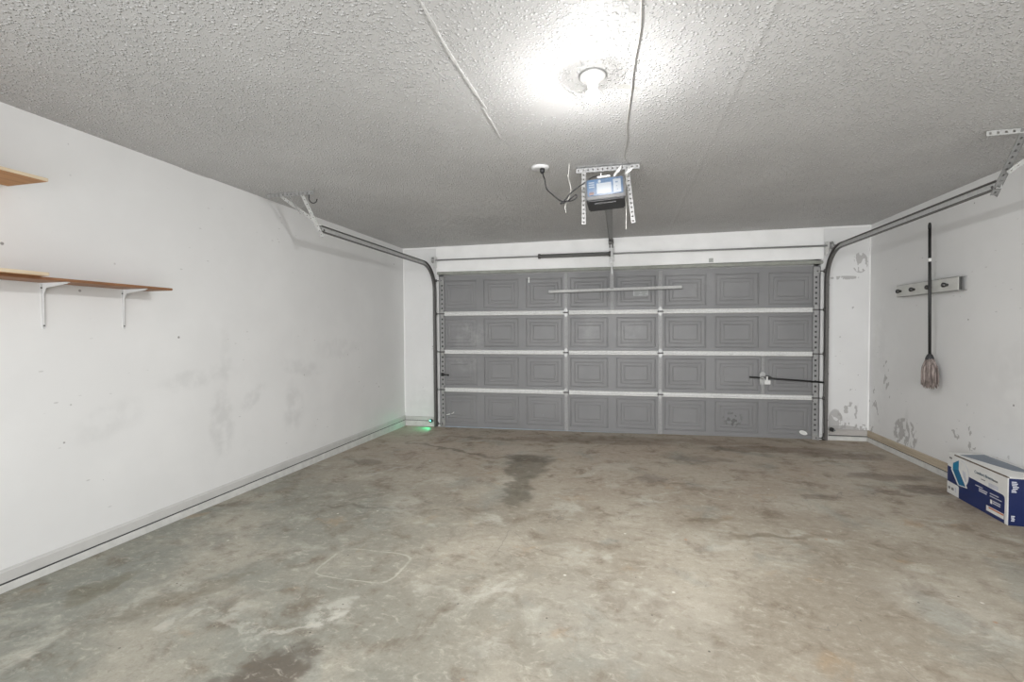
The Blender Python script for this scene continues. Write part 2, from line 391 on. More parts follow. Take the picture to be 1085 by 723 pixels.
def perf(bm, p0, p1, side, width, th=.003, pitch=.038, hole=.010, two=False, mi=0):
    """flat strip punched with a row of real holes, from p0 to p1; side = width direction"""
    p0, p1 = Vector(p0), Vector(p1); d = p1-p0; L = d.length; d.normalize()
    s_ = (Vector(side)-d*Vector(side).dot(d)).normalized(); nrm = d.cross(s_)
    n = max(1, round(L/pitch)); pt = L/n; h = hole/2; cache = {}
    def V(a, t, k):
        key = (round(a, 5), round(t, 5), k)
        if key not in cache: cache[key] = bm.verts.new(p0+d*a+s_*t+nrm*(th*(k-.5)))
        return cache[key]
    def F(*q):
        try: bm.faces.new(q).material_index = mi
        except ValueError: pass
    w = width/2
    for i in range(n):
        a0, a1 = i*pt, (i+1)*pt; c = (a0+a1)/2; b0, b1 = c-h, c+h
        for k in (0, 1):
            O = [V(a0, -w, k), V(a1, -w, k), V(a1, w, k), V(a0, w, k)]; I = [V(b0, -h, k), V(b1, -h, k), V(b1, h, k), V(b0, h, k)]
            for j in range(4): F(O[j], O[(j+1)%4], I[(j+1)%4], I[j])
        for j, (a, t, a2, t2) in enumerate(((b0,-h,b1,-h),(b1,-h,b1,h),(b1,h,b0,h),(b0,h,b0,-h))):
            F(V(a, t, 0), V(a2, t2, 0), V(a2, t2, 1), V(a, t, 1))
        F(V(a0,-w,0), V(a1,-w,0), V(a1,-w,1), V(a0,-w,1)); F(V(a0,w,0), V(a1,w,0), V(a1,w,1), V(a0,w,1))
    F(V(0,-w,0), V(0,w,0), V(0,w,1), V(0,-w,1)); F(V(L,-w,0), V(L,w,0), V(L,w,1), V(L,-w,1)) if False else None
def angle(bm, p0, p1, a, b, wd=.032, **k):
    """perforated L angle: one leg along direction a, the other along b"""
    a, b = Vector(a), Vector(b); p0, p1 = Vector(p0), Vector(p1)
    perf(bm, p0+a*wd/2, p1+a*wd/2, a, wd, **k); perf(bm, p0+b*wd/2, p1+b*wd/2, b, wd, **k)
def solid_strip(bm, p0, p1, side, width, th):
    p0, p1 = Vector(p0), Vector(p1); d = (p1-p0).normalized(); s_ = (Vector(side)-d*Vector(side).dot(d)).normalized()*width/2; n_ = d.cross(s_).normalized()*th/2
    vs = [bm.verts.new(p+a*s_+b*n_) for p in (p0, p1) for a in (-1, 1) for b in (-1, 1)]
    for q in ((0,1,3,2),(4,6,7,5),(0,4,5,1),(2,3,7,6),(0,2,6,4),(1,5,7,3)): bm.faces.new([vs[i] for i in q])
def poly(bm, pts, d, mi=0):
    """extrude a planar outline by vector d"""
    a = [bm.verts.new(p) for p in pts]; b = [bm.verts.new(Vector(p)+Vector(d)) for p in pts]; n = len(a)
    bm.faces.new(a).material_index = mi; bm.faces.new(b[::-1]).material_index = mi
    for i in range(n): bm.faces.new((a[i], a[(i+1)%n], b[(i+1)%n], b[i])).material_index = mi

# ---------------------------------------------------------------- the room
def fz(x, y):
    """the slab falls away a little towards the door"""
    t = min(1, max(0, x/W)); s_ = min(1, max(0, -y/4.5))
    zb = -.045+.063*t; zf = .015-.003*t
    return zb*(1-s_)+zf*s_
bm = B(); nx, ny = 40, 56
g = [[bm.verts.new((-.1+(W+.2)*i/nx, .5+(YB-.5)*j/ny, fz(-.1+(W+.2)*i/nx, .5+(YB-.5)*j/ny))) for i in range(nx+1)] for j in range(ny+1)]
for j in range(ny):
    for i in range(nx): bm.faces.new((g[j][i], g[j][i+1], g[j+1][i+1], g[j+1][i]))
low = [[bm.verts.new((x, y, -.25)) for x in (-.1, W+.1)] for y in (.5, YB)]
bm.faces.new((low[0][0], low[0][1], low[1][1], low[1][0]))
struct('floor', bm, M['floor'], smooth=False)
bm = B(); box(bm, -.12, W+.12, YB, .12, H, H+.1); struct('ceiling', bm, M['ceiling'])
bm = B(); box(bm, -.1, 0, YB, .1, -.2, H+.02); struct('wall_left', bm, M['wall_l'])
bm = B(); box(bm, W, W+.1, YB, .1, -.2, H+.02); struct('wall_right', bm, M['wall_r'])
bm = B()
box(bm, 0, .545, 0, .1, -.2, H); box(bm, 5.375, W, 0, .1, -.2, H); box(bm, .545, 5.375, 0, .1, 2.16, H)
struct('wall_back', bm, M['wall_b'])
bm = B()
box(bm, .545, 5.375, .056, .1, 2.04, 2.17); box(bm, .50, .60, .056, .1, -.2, 2.17); box(bm, 5.32, 5.42, .056, .1, -.2, 2.17)
struct('trim_12', bm, M['trim_grey'])  # stops added behind the door to block light from outside
# header board, painted whiter than the drywall
bm = B(); vs = box(bm, .515, 5.395, -.022, 0.001, 2.155, H-.004)
box(bm, .515, 5.395, -.026, -.02, 2.335, 2.338)
struct('trim_1', bm, M['white'])
bm = B(); box(bm, .53, 5.39, -.035, .0, 2.118, 2.158, bev=.006); struct('trim_2', bm, flat('greenish_grey_stop_trim', sr(150, 152, 144), .6), warp=lambda p: Vector((p.x, p.y, p.z+.015-.035*(p.x-.5)/4.9)))
bm = B(); box(bm, 0, 5.9, -.016, 0, H-.02, H); struct('trim_3', bm, M['white'])  # white strip put in for the bright line along the ceiling join
# plates and curbs at the foot of the walls
def foot(name, p0, p1, n, z, th, mat, lip=True):
    """board from p0 to p1, heights z=(bottom0, top0, bottom1, top1), standing out by th along n"""
    bm = B(); n = Vector((*n, 0)); A, Bp = Vector((*p0, 0)), Vector((*p1, 0))
    pr = lambda P, zb, zt: [P+Vector((0, 0, zb)), P+n*th+Vector((0, 0, zb)), P+n*th+Vector((0, 0, zt-.005)), P+n*(th*.5)+Vector((0, 0, zt)), P+Vector((0, 0, zt))]
    a = [bm.verts.new(v) for v in pr(A, z[0], z[1])]; b = [bm.verts.new(v) for v in pr(Bp, z[2], z[3])]
    for i in range(5): bm.faces.new((a[i], a[(i+1)%5], b[(i+1)%5], b[i]))
    bm.faces.new(a); bm.faces.new(b[::-1]); return struct(name, bm, mat)
foot('baseboard_left', (0, 0), (0, YB), (1, 0), (.050, .100, .075, .137), .014, M['trim_grey'])
foot('trim_4', (0, 0), (0, YB), (1, 0), (.098, .108, .135, .146), .006, M['trim_grey'])
foot('trim_5', (0, 0), (0, YB), (1, 0), (-.06, .040, -.01, .064), .014, M['curb'])
foot('baseboard_right', (W, 0), (W, YB), (-1, 0), (.075, .146, .072, .138), .016, M['bare'])
foot('trim_6', (W, 0), (W, YB), (-1, 0), (-.01, .066, -.01, .064), .022, M['curb'])
foot('baseboard_back', (0, 0), (.46, 0), (0, -1), (.045, .098, .045, .098), .014, M['trim_grey'])
foot('trim_7', (0, 0), (.52, 0), (0, -1), (-.07, .037, -.07, .036), .014, M['curb'])
foot('baseboard_back.001', (5.47, 0), (W, 0), (0, -1), (.078, .146, .078, .146), .016, M['grey_wood'])
foot('trim_8', (5.44, 0), (W, 0), (0, -1), (-.03, .066, -.03, .066), .020, M['curb'])
# dark strips standing in for the shade in the joint between plate and curb
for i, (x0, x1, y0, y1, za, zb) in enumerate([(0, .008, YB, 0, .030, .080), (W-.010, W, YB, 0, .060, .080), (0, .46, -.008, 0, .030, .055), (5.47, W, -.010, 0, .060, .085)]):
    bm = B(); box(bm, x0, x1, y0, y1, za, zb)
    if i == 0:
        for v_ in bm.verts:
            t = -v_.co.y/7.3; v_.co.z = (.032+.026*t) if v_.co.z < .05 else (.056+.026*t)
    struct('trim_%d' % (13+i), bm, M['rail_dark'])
# white strips painting a bright halo of light down both back corners
for i, x in ((9, .0), (10, W-.012)):
    bm = B(); box(bm, x, x+.012, -.012, 0, .15, H-.02); struct('trim_%d' % i, bm, M['white'])
# torn paper tape standing proud along the ceiling seam
def ribbon(bm, pts, ws, th):
    for k in range(len(pts)-1):
        p, q = Vector(pts[k]), Vector(pts[k+1]); d = (q-p).normalized(); s_ = Vector((-d.y, d.x, 0))
        a = [p-s_*ws[k]/2, p+s_*ws[k]/2, q+s_*ws[k+1]/2, q-s_*ws[k+1]/2]
        poly(bm, a, (0, 0, -th))
bm = B()
sp = smoothpts([(2.392, -4.85, H), (2.392, -4.628, H), (2.379, -4.263, H), (2.388, -3.79, H)], 5)
ribbon(bm, sp, [.010+.004*math.sin(i*2.1) for i in range(len(sp))], .003)
sp = smoothpts([(2.372, -3.80, H), (2.372, -3.62, H), (2.367, -3.421, H)], 5)
ribbon(bm, sp, [.007+.003*math.sin(i*1.7) for i in range(len(sp))], .003)
struct('trim_11', bm, flat('loose_joint_tape', (.58, .575, .565), .8))

# ---------------------------------------------------------------- garage door
DX0, DX1, PITCH = .555, 5.365, .60125
def dw(p):
    t = (p.x-.54)/4.83; lo = -.042+.030*t; hi = 2.118-.035*t
    return Vector((p.x, p.y, lo+(hi-lo)*p.z/2.11))
SECT = 2.11/4
door = thing('garage_door', 'closed dark grey steel sectional garage door with embossed panels', 'garage door', (2.96, .02, 0))
for r in range(4):
    z0, z1 = r*SECT, (r+1)*SECT
    bm = B()
    xs = [DX0]; rects = []
    for c in range(8):
        rects.append((DX0+c*PITCH+.052, DX0+(c+1)*PITCH-.052, z0+.068, z1-.068))
    # front face made of rings around each stamped panel
    Y0 = .004
    bot = []
    def v(x, y, z): return bm.verts.new((x, y, z))
    for c, (a, b_, lo, hi) in enumerate(rects):
        cx0, cx1 = DX0+c*PITCH, DX0+(c+1)*PITCH
        levels = [(0, Y0), (.006, Y0+.009), (.012, Y0+.009), (.020, Y0+.004), (.050, Y0+.004), (.057, Y0+.008), (.061, Y0+.008), (.070, Y0+.003), (.092, Y0+.003), (.099, Y0+.007), (.103, Y0+.007), (.112, Y0+.003)]
        prev = [v(cx0, Y0, z0+.002), v(cx1, Y0, z0+.002), v(cx1, Y0, z1-.002), v(cx0, Y0, z1-.002)]
        for ins, y in levels:
            q = [v(a+ins, y, lo+ins), v(b_-ins, y, lo+ins), v(b_-ins, y, hi-ins), v(a+ins, y, hi-ins)]
            for k in range(4): bm.faces.new((prev[k], prev[(k+1)%4], q[(k+1)%4], q[k]))
            prev = q
        bm.faces.new(prev)
    # edges and the outer skin
    A = [(DX0, z0+.002), (DX1, z0+.002), (DX1, z1-.002), (DX0, z1-.002)]
    fr = [v(x, Y0, z) for x, z in A]; bk = [v(x, Y0+.045, z) for x, z in A]
    for k in range(4): bm.faces.new((fr[k], fr[(k+1)%4], bk[(k+1)%4], bk[k]))
    bm.faces.new(bk)
    bmesh.ops.remove_doubles(bm, verts=bm.verts, dist=1e-5)
    link('door_section', bm, M['door'], door, warp=dw)
# long stiffening struts over each joint (hat profile: two bright ridges)
for r in range(1, 4):
    z = r*SECT
    for (a, b_) in ((.632, 2.335), (2.400, 3.528), (3.592, 5.285)):
        bm = B()
        prof = [(.003, -.030), (-.014, -.030), (-.032, -.024), (-.034, -.007), (-.014, -.004), (-.014, .004), (-.034, .007), (-.032, .024), (-.014, .030), (.003, .030)]
        for x in (a, b_):
            pass
        va = [bm.verts.new((a, y, z+dz)) for y, dz in prof]; vb = [bm.verts.new((b_, y, z+dz)) for y, dz in prof]
        for k in range(len(prof)): bm.faces.new((va[k], va[(k+1)%len(prof)], vb[(k+1)%len(prof)], vb[k]))
        bm.faces.new(va); bm.faces.new(vb[::-1])
        link('strut', bm, M['galv_light'], door, warp=dw)
# centre stiles, one length per section, with pierced slots
def stile(x, z0, z1, w=.052, holes=True):
    bm = B()
    perf(bm, (x, -.008, z0+.01), (x, -.008, z1-.01), (1, 0, 0), w*.72, .004, .085, .008)
    for s_ in (-1, 1):
        box(bm, x+s_*w*.36-.003, x+s_*w*.36+.003, -.010, .004, z0+.01, z1-.01)
        box(bm, min(x+s_*w*.36, x+s_*w*.5), max(x+s_*w*.36, x+s_*w*.5), .001, .004, z0+.01, z1-.01)
    return link('stile', bm, M['stile'], door, warp=dw)
for r in range(4):
    for c in (3, 5): stile(DX0+c*PITCH, r*SECT, (r+1)*SECT)
stile(DX0+4*PITCH, 3*SECT+.02, 4*SECT, .046)
stile(DX0+7*PITCH-.01, 1*SECT+.02, 2*SECT-.0, .046)
# perforated end stiles
for r in range(4):
    for x, s_ in ((.598, 1), (5.322, -1)):
        bm = B()
        perf(bm, (x, -.016, r*SECT+.045), (x, -.016, (r+1)*SECT-.045), (1, 0, 0), .060, .003, .062, .024)
        box(bm, x+.027, x+.030, -.017, .004, r*SECT+.01, (r+1)*SECT-.01); box(bm, x-.030, x-.027, -.017, .004, r*SECT+.01, (r+1)*SECT-.01)
        link('end_stile', bm, M['stile'], door, warp=dw)
        bm = B(); box(bm, x-.026, x+.026, -.006, .004, r*SECT+.02, (r+1)*SECT-.02); link('stile_backing', bm, M['rail_dark'], door, warp=dw)  # dark sheet painting the shade behind the punched holes
# hinges
for r in range(1, 4):
    z = r*SECT
    for x, big in ((.598, 1), (DX0+3*PITCH, 0), (DX0+5*PITCH, 0), (5.322, 1)):
        bm = B(); h = .060
        for s_ in (1, -1):
            poly(bm, [(x-.026, -.022, z+s_*.008), (x+.026, -.022, z+s_*.008), (x+.026, -.022, z+s_*.030), (x+.008, -.022, z+s_*h), (x-.008, -.022, z+s_*h), (x-.026, -.022, z+s_*.030)], (0, -.004, 0))
        box(bm, x-.024, x+.024, -.030, -.014, z-.008, z+.008)
        hg = link('hinge', bm, M['galv'], door, warp=dw)
        bm = B(); tube(bm, [(x-.036, -.032, z), (x+.036, -.032, z)], .0085, 10); link('hinge_pin', bm, M['galv_dark'], hg, warp=dw)
        if big:
            s_ = -1 if x < 1 else 1
            bm = B(); tube(bm, [(x, -.036, z), (x+s_*.075, -.036, z)], .006, 8); lathe(bm, (x+s_*.082, -.036, z), [(.004, -.010), (.021, -.009), (.021, .009), (.004, .010)], 16, 'x')
            link('roller', bm, M['galv_dark'], door, warp=dw)
for x, s_ in ((.598, -1), (5.322, 1)):
    for z in (.05, 2.04):
        bm = B(); box(bm, x-.03, x+.03, -.024, -.018, z-.05, z+.05, bev=.002)
        box(bm, x+s_*.012, x+s_*.030, -.050, -.020, z-.025, z+.03)
        k = link('corner_bracket', bm, M['galv'], door, warp=dw)
        bm = B(); tube(bm, [(x, -.036, z), (x+s_*.075, -.036, z)], .006, 8); lathe(bm, (x+s_*.082, -.036, z), [(.004, -.010), (.021, -.009), (.021, .009), (.004, .010)], 16, 'x'); link('roller', bm, M['galv_dark'], door, warp=dw)
# stiffening angle across the top section
bm = B(); poly(bm, [(2.135, -.060, 1.835), (2.135, -.056, 1.835), (2.135, -.056, 1.864), (2.135, -.022, 1.864), (2.135, -.022, 1.868), (2.135, -.060, 1.868)], (1.68, 0, .018))
link('top_reinforcement_angle', bm, M['galv_soft'], door)
bm = B(); poly(bm, [(2.130, -.062, 1.826), (2.130, -.022, 1.826), (2.130, -.022, 1.830), (2.130, -.062, 1.830)], (1.70, 0, .018)); link('angle_flange', bm, M['galv_mid'], door)
# operator bracket on the middle stile
bm = B(); box(bm, 2.948, 2.972, -.050, -.010, 1.90, 2.10); box(bm, 2.935, 2.985, -.062, -.050, 1.86, 2.11, bev=.003)
for z in (1.90, 1.95, 2.0, 2.06): lathe(bm, (2.96, -.062, z), [(.008, -.006), (.008, .0)], 6, 'y')
link('operator_bracket', bm, M['stile'], door)
# printed sticker
bm = B(); box(bm, 3.228, 3.415, .0, .0055, 1.772, 1.858); lb = link('warning_label', bm, flat('faded_sticker', sr(178, 180, 180), .5), door); lb['label'] = 'pale rectangular sticker'
bm = B()
for i, (a, b_, z) in enumerate([(3.24, 3.30, 1.842), (3.32, 3.40, 1.842), (3.24, 3.40, 1.828), (3.24, 3.31, 1.812), (3.33, 3.40, 1.812), (3.24, 3.38, 1.798), (3.24, 3.30, 1.784), (3.34, 3.40, 1.784)]): box(bm, a, b_, -.001, .0, z-.0035, z+.0035)
link('label_print', bm, flat('faded_sticker_print', sr(140, 142, 142), .5), lb)
bm = B()
lathe(bm, (5.205, .003, .085), [(.03, 0), (.03, -.002)], 20, 'y')
for v_ in bm.verts: v_.co.x = 5.205+(v_.co.x-5.205)*1.45; v_.co.z = .085+(v_.co.z-.085)*.85-(v_.co.x-5.205)*.25
o = link('oval_sticker', bm, M['paper'], door); o['label'] = 'small white oval sticker'
# lock and its bar
bm = B(); tube(bm, [(4.60, -.030, .750), (5.40, -.030, .700)], .0105, 8); link('lock_bar', bm, M['black'], door)
bm = B(); poly(bm, [(4.715, -.022, .66), (4.77, -.022, .66), (4.77, -.022, .70), (4.785, -.022, .72), (4.775, -.022, .80), (4.755, -.022, .815), (4.73, -.022, .815), (4.712, -.022, .79)], (0, -.016, 0))
lathe(bm, (4.742, -.038, .745), [(.022, 0), (.022, -.012), (.010, -.014), (.010, -.024)], 14, 'y')
for x, z in ((4.725, .80), (4.765, .80), (4.725, .675), (4.762, .675)): lathe(bm, (x, -.038, z), [(.006, 0), (.006, -.005)], 8, 'y')
lk = link('lock', bm, M['galv'], door)
bm = B(); box(bm, 4.765, 4.83, -.055, -.040, .665, .715, bev=.004); box(bm, 4.785, 4.80, -.055, -.04, .71, .765); link('latch_handle', bm, M['galv_light'], lk)
bm = B(); tube(bm, [(4.742, -.055, .745), (4.79, -.055, .770), (4.835, -.052, .752)], .007, 8); link('lock_lever', bm, M['galv_dark'], lk)
# slide bolt at the left end, small nicks of tape at the foot
bm = B(); tube(bm, [(.585, -.032, .715), (.695, -.032, .708)], .009, 8); tube(bm, [(.69, -.032, .708), (.69, -.06, .70)], .006, 6); box(bm, .575, .62, -.034, -.016, .69, .74, bev=.003); link('slide_bolt', bm, M['black'], door)
bm = B(); box(bm, DX0, DX1, -.012, .045, -.02, .003); box(bm, DX0, DX1, -.020, -.008, -.016, .016)
link('bottom_seal', bm, M['seal'], door, warp=dw)  # pale blue tint paints the light leaking under the door
bm = B(); tube(bm, smoothpts([(.72, .0, .155), (.745, -.012, .165), (.76, -.01, .18)], 4), .006, 6); tube(bm, [(.64, .0, .135), (.70, -.008, .15)], .007, 6); o = link('cable_end', bm, M['paper'], door)
bm = B(); box(bm, 1.845, 1.862, .0, .006, 1.985, 2.06, bev=.002); o = link('door_clip', bm, M['galv_light'], door)

# ---------------------------------------------------------------- tracks
def track(side, label):
    s_ = -1 if side == 'L' else 1            # towards the side wall
    x = .487 if side == 'L' else 5.432
    t = thing('door_track', label, 'door track', (x, -.05, 0), 'curved tracks of the garage door')
    r = .36; zt = 2.25; y0 = -.055; yend = -2.60
    pts = [(x, y0, fz(x, 0)+.01), (x, y0, .6), (x, y0, 1.3), (x, y0, zt-r)]; ups = [(0, 1, 0)]*4
    # the profile opens towards the doorway: web on the wall side
    for k in range(1, 13):
        a = math.pi/2*k/12
        pts.append((x, y0-r*(1-math.cos(a)), zt-r+r*math.sin(a))); ups.append((0, math.cos(a), math.sin(a)))
    for k in range(1, 5): pts.append((x, y0-r+(yend-y0+r)*k/4, zt+.0)); ups.append((0, 0, 1))
    # dir up, up-vector +y at the vertical leg: side = dir x up = z x y = -x
    hw, fl, th = .028, .032, .003
    def pr(q):
        # q=+1: web towards -x (the 'side' axis is +side there)
        return [(q*(0), -hw), (q*(0), hw), (-q*fl, hw), (-q*fl, hw-.007), (-q*(fl-th), hw-.007), (-q*(fl-th), hw-th), (-q*th, hw-th), (-q*th, -hw+th), (-q*(fl-th), -hw+th), (-q*(fl-th), -hw+.007), (-q*fl, -hw+.007), (-q*fl, -hw)]
    bm = B(); sweep(bm, pts, pr(1 if side == 'L' else -1), ups)
    bm.faces.ensure_lookup_table()
    for i_, f_ in enumerate(bm.faces):
        if i_ < 12*(len(pts)-1) and (i_ % 12) in (1, 2, 3, 4, 5, 7, 8, 9, 10, 11): f_.material_index = 1  # shade of flanges and lips put into a darker steel colour
    link('rail', bm, None, t, mats=[M['track'], M['galv_dark']])
    # wall angle behind the vertical leg
    bm = B(); xa = x+s_*.002
    solid_strip(bm, (xa, -.026, fz(x, 0)+.02), (xa, -.026, 2.05), (0, 1, 0), .050, .003)
    solid_strip(bm, (xa-s_*.0+s_*.018, -.003, fz(x, 0)+.02), (xa+s_*.018, -.003, 2.05), (1, 0, 0), .036, .004)
    link('wall_angle', bm, M['track'], t)
    for z in (.25, .8, 1.35, 1.85):
        bm = B(); lathe(bm, (x+s_*.024, -.005, z), [(.009, 0), (.009, -.006), (.005, -.009)], 8, 'y'); link('bolt', bm, M['galv_dark'], t)
    # hanger at the far end
    if side == 'L':
        bm = B(); angle(bm, (.10, -2.775, H-.003), (.565, -2.765, H-.003), (0, 1, 0), (0, 0, -1), .030, hole=.013); link('ceiling_angle', bm, M['galv'], t)
        bm = B(); angle(bm, (.425, -2.755, H-.01), (x-.003, -2.56, 2.185), (1, 0, 0), (0, 1, 0), .034, hole=.010); link('hanger_strap', bm, M['stile2'], t)
        bm = B(); angle(bm, (.205, -2.755, H-.01), (.475, -2.625, 2.30), (1, 0, 0), (0, 1, 0), .028, hole=.010); link('diagonal_brace', bm, M['stile2'], t)
        bm = B(); solid_strip(bm, (.30, -2.76, H-.01), (.385, -2.70, 2.36), (1, 0, 0), .006, .006); link('brace_wire', bm, M['galv'], t)
    else:
        bm = B(); angle(bm, (5.235, -2.775, H-.003), (5.70, -2.785, H-.003), (0, 1, 0), (0, 0, -1), .030, hole=.013); link('ceiling_angle', bm, M['stile2'], t)
        bm = B(); angle(bm, (5.440, -2.79, H-.01), (x+.003, -2.56, 2.190), (-1, 0, 0), (0, 1, 0), .040, hole=.012); link('hanger_strap', bm, M['galv_mid'], t)
        bm = B(); angle(bm, (5.66, -2.80, H-.01), (5.435, -2.66, 2.30), (-1, 0, 0), (0, 1, 0), .030, hole=.010); link('diagonal_brace', bm, M['stile2'], t)
    for dy in (.0, .05):
        bm = B(); lathe(bm, (x-s_*.001, -2.575+dy, 2.25), [(.010, -.006), (.010, .006)], 6, 'x'); link('bolt', bm, M['galv_dark'], t)
    return t
track('L', 'curved steel door track running along the left wall')
track('R', 'curved steel door track running along the right wall')

# ---------------------------------------------------------------- torsion spring
ts = thing('torsion_spring_shaft', 'thin steel torsion shaft with dark spring above the garage door', 'torsion spring', (2.96, -.08, 2.31))
zs = lambda x: 2.331-.0064*(x-.5)
bm = B(); tube(bm, [(.47, -.085, zs(.47)), (5.52, -.085, zs(5.52))], .0105, 10); link('shaft', bm, M['stile'], ts)
bm = B(); tube(bm, [(2.03, -.085, zs(2.03)), (2.93, -.085, zs(2.93))], .019, 10)
pts = []; nt = 90
for i in range(nt*8+1):
    a = 2*math.pi*i/8; x = 2.03+.9*i/(nt*8); pts.append((x, -.085+.024*math.cos(a), zs(x)+.024*math.sin(a)))
tube(bm, pts, .0042, 5, up=Vector((0, .3, 1))); link('spring', bm, M['galv_mid'], ts)
for x, L in ((2.015, .03), (2.94, .04)):
    bm = B(); lathe(bm, (x, -.085, zs(x)), [(.016, -L/2), (.033, -L/2), (.033, L/2), (.016, L/2)], 16, 'x'); link('spring_cone', bm, M['galv_dark'], ts)
bm = B(); box(bm, 2.945, 2.975, -.10, -.022, 2.29, 2.34); box(bm, 2.925, 2.995, -.030, -.022, 2.22, 2.42, bev=.003); link('centre_bearing_bracket', bm, M['galv_light'], ts)
for x, s_ in ((.53, 1), (5.41, -1)):
    z = zs(x)
    bm = B(); box(bm, x-.004, x+.004, -.125, -.022, z-.10, z+.05, bev=.002); box(bm, min(x, x-s_*.05), max(x, x-s_*.05), -.027, -.022, z-.10, z+.05); link('end_bearing_plate', bm, M['galv_light'], ts)
    bm = B(); lathe(bm, (x-s_*.028, -.085, z), [(.016, -.02), (.040, -.018), (.044, -.010), (.032, -.006), (.032, .012), (.046, .014), (.046, .02), (.016, .022)], 18, 'x'); dr = link('cable_drum', bm, M['galv'], ts)
    bm = B(); tube(bm, [(x-s_*.02+s_*.004, -.05, z-.02), (x+s_*.006, -.04, .1)], .0018, 5); link('lift_cable', bm, M['galv_light'], ts)
bm = B(); box(bm, 4.135, 4.185, -.0262, -.021, 2.165, 2.215); tag(link('header_label', bm, flat('grey_sticker', sr(176, 178, 174), .6)), 'small grey square sticker on the white header board above the door', 'sticker')

# ---------------------------------------------------------------- opener
R5 = Matrix.Rotation(-.055, 3, 'Y')      # hangs slightly askew
op = thing('garage_door_opener', 'ceiling-hung garage door opener motor with blue printed panel', 'garage door opener', (2.98, -2.8, 2.3))
cO = Vector((2.980, -2.80, 2.308))
def ow(p): return cO + R5 @ (p-cO)
bm = B(); box(bm, 2.848, 3.112, -2.945, -2.655, 2.232, 2.384, bev=.010)
link('motor_housing', bm, M['black_pl'], op, warp=ow)
bm = B(); box(bm, 2.856, 3.104, -2.955, -2.94, 2.238, 2.262, bev=.004); box(bm, 2.90, 3.05, -2.90, -2.86, 2.222, 2.234, bev=.003); link('lower_trim', bm, flat('dark_grey_plastic', (.045, .045, .045), .45), op, warp=ow)
bm = B(); box(bm, 2.860, 3.100, -2.953, -2.944, 2.264, 2.376, bev=.004); pn = link('rear_panel', bm, M['lens'], op, warp=ow); pn['label'] = 'blue printed panel with white labels'
def pl(name, a, b_, z0, z1, mat, d=.0015):
    bm = B(); box(bm, a, b_, -2.953-d, -2.9525, z0, z1); return link(name, bm, mat, pn, warp=ow)
pl('centre_label', 2.925, 3.022, 2.276, 2.345, M['lens_white'])  # white patch painting the glare in the middle of the panel
pl('control_label', 3.036, 3.086, 2.272, 2.362, M['lens_white'])
for z in (2.355, 2.34, 2.325): pl('text_line', 2.872, 2.910, z-.004, z+.003, M['lens_white'])
pl('small_label', 2.872, 2.905, 2.272, 2.288, M['lens_red']); pl('small_label', 2.872, 2.905, 2.290, 2.300, M['lens_dark'])
pl('control_button', 3.045, 3.06, 2.365, 2.372, M['lens_dark'], .004); pl('control_button', 3.068, 3.080, 2.365, 2.372, M['lens_dark'], .004)
pl('control_button', 3.050, 3.068, 2.335, 2.345, M['lens_dark'], .003); pl('control_button', 3.055, 3.062, 2.310, 2.317, M['lens_dark'], .003); pl('control_button', 3.060, 3.066, 2.288, 2.294, M['lens_dark'], .003)
pl('text_line', 3.030, 3.075, 2.264, 2.268, M['lens_dark'])
bm = B(); box(bm, 2.93, 3.02, -2.95, -2.90, 2.384, 2.396, bev=.003); box(bm, 2.955, 2.96, -2.945, -2.94, 2.39, 2.415); link('top_clip', bm, M['bracket'], op, warp=ow)
bm = B(); lathe(bm, (2.945, -2.9545, 2.357), [(.010, 0), (.010, -.004)], 14, 'y'); link('indicator', bm, M['lens_white'], op, warp=ow)
# hangers
bm = B(); angle(bm, (2.765, -2.745, H-.003), (3.215, -2.735, H-.003), (0, -1, 0), (0, 0, -1), .034, hole=.011, pitch=.034); link('ceiling_angle', bm, M['stile'], op)
bm = B(); perf(bm, (2.820, -2.750, H-.01), (2.820, -2.750, 2.115), (1, -.1, 0), .030, .003, .032, .012); link('hanger_strap', bm, M['galv_strap'], op)
bm = B(); perf(bm, (3.125, -2.740, H-.01), (3.172, -2.750, 2.105), (1, -.1, 0), .030, .003, .032, .012); link('hanger_strap', bm, M['galv_strap'], op)
for x, z in ((2.838, 2.33), (3.130, 2.35)):
    bm = B(); tube(bm, [(x-.02, -2.745, z), (x+.02, -2.745, z)], .006, 6); link('bolt', bm, M['galv'], op)
# rail to the header
bm = B()
a, b_ = Vector((2.992, -2.66, 2.262)), Vector((2.948, -.075, 2.478))
d = b_-a
for off, w_ in ((-.026, .006), (0.004, .020), (.026, .006)):
    solid_strip(bm, a+Vector((off, 0, 0)), b_+Vector((off*.9, 0, 0)), (0, 0, 1) if w_ < .01 else (1, 0, 0), .014 if w_ < .01 else w_, .006)
solid_strip(bm, a+Vector((0, 0, .018)), b_+Vector((0, 0, .018)), (1, 0, 0), .046, .004)
link('rail', bm, M['galv'], op)
bm = B(); box(bm, 2.918, 2.982, -.13, -.045, 2.445, 2.50, bev=.005); box(bm, 2.925, 2.975, -.05, -.022, 2.40, 2.515); link('header_bracket', bm, M['galv_dark'], op)
bm = B(); box(bm, 2.93, 2.97, -.20, -.13, 2.425, 2.455, bev=.004); tr = link('trolley', bm, M['galv_dark'], op)
bm = B(); solid_strip(bm, (2.952, -.15, 2.43), (2.960, -.075, 2.09), (1, 0, 0), .013, .006); solid_strip(bm, (2.956, -.085, 2.20), (2.962, -.070, 2.06), (1, 0, 0), .020, .004); link('door_arm', bm, M['galv'], op)

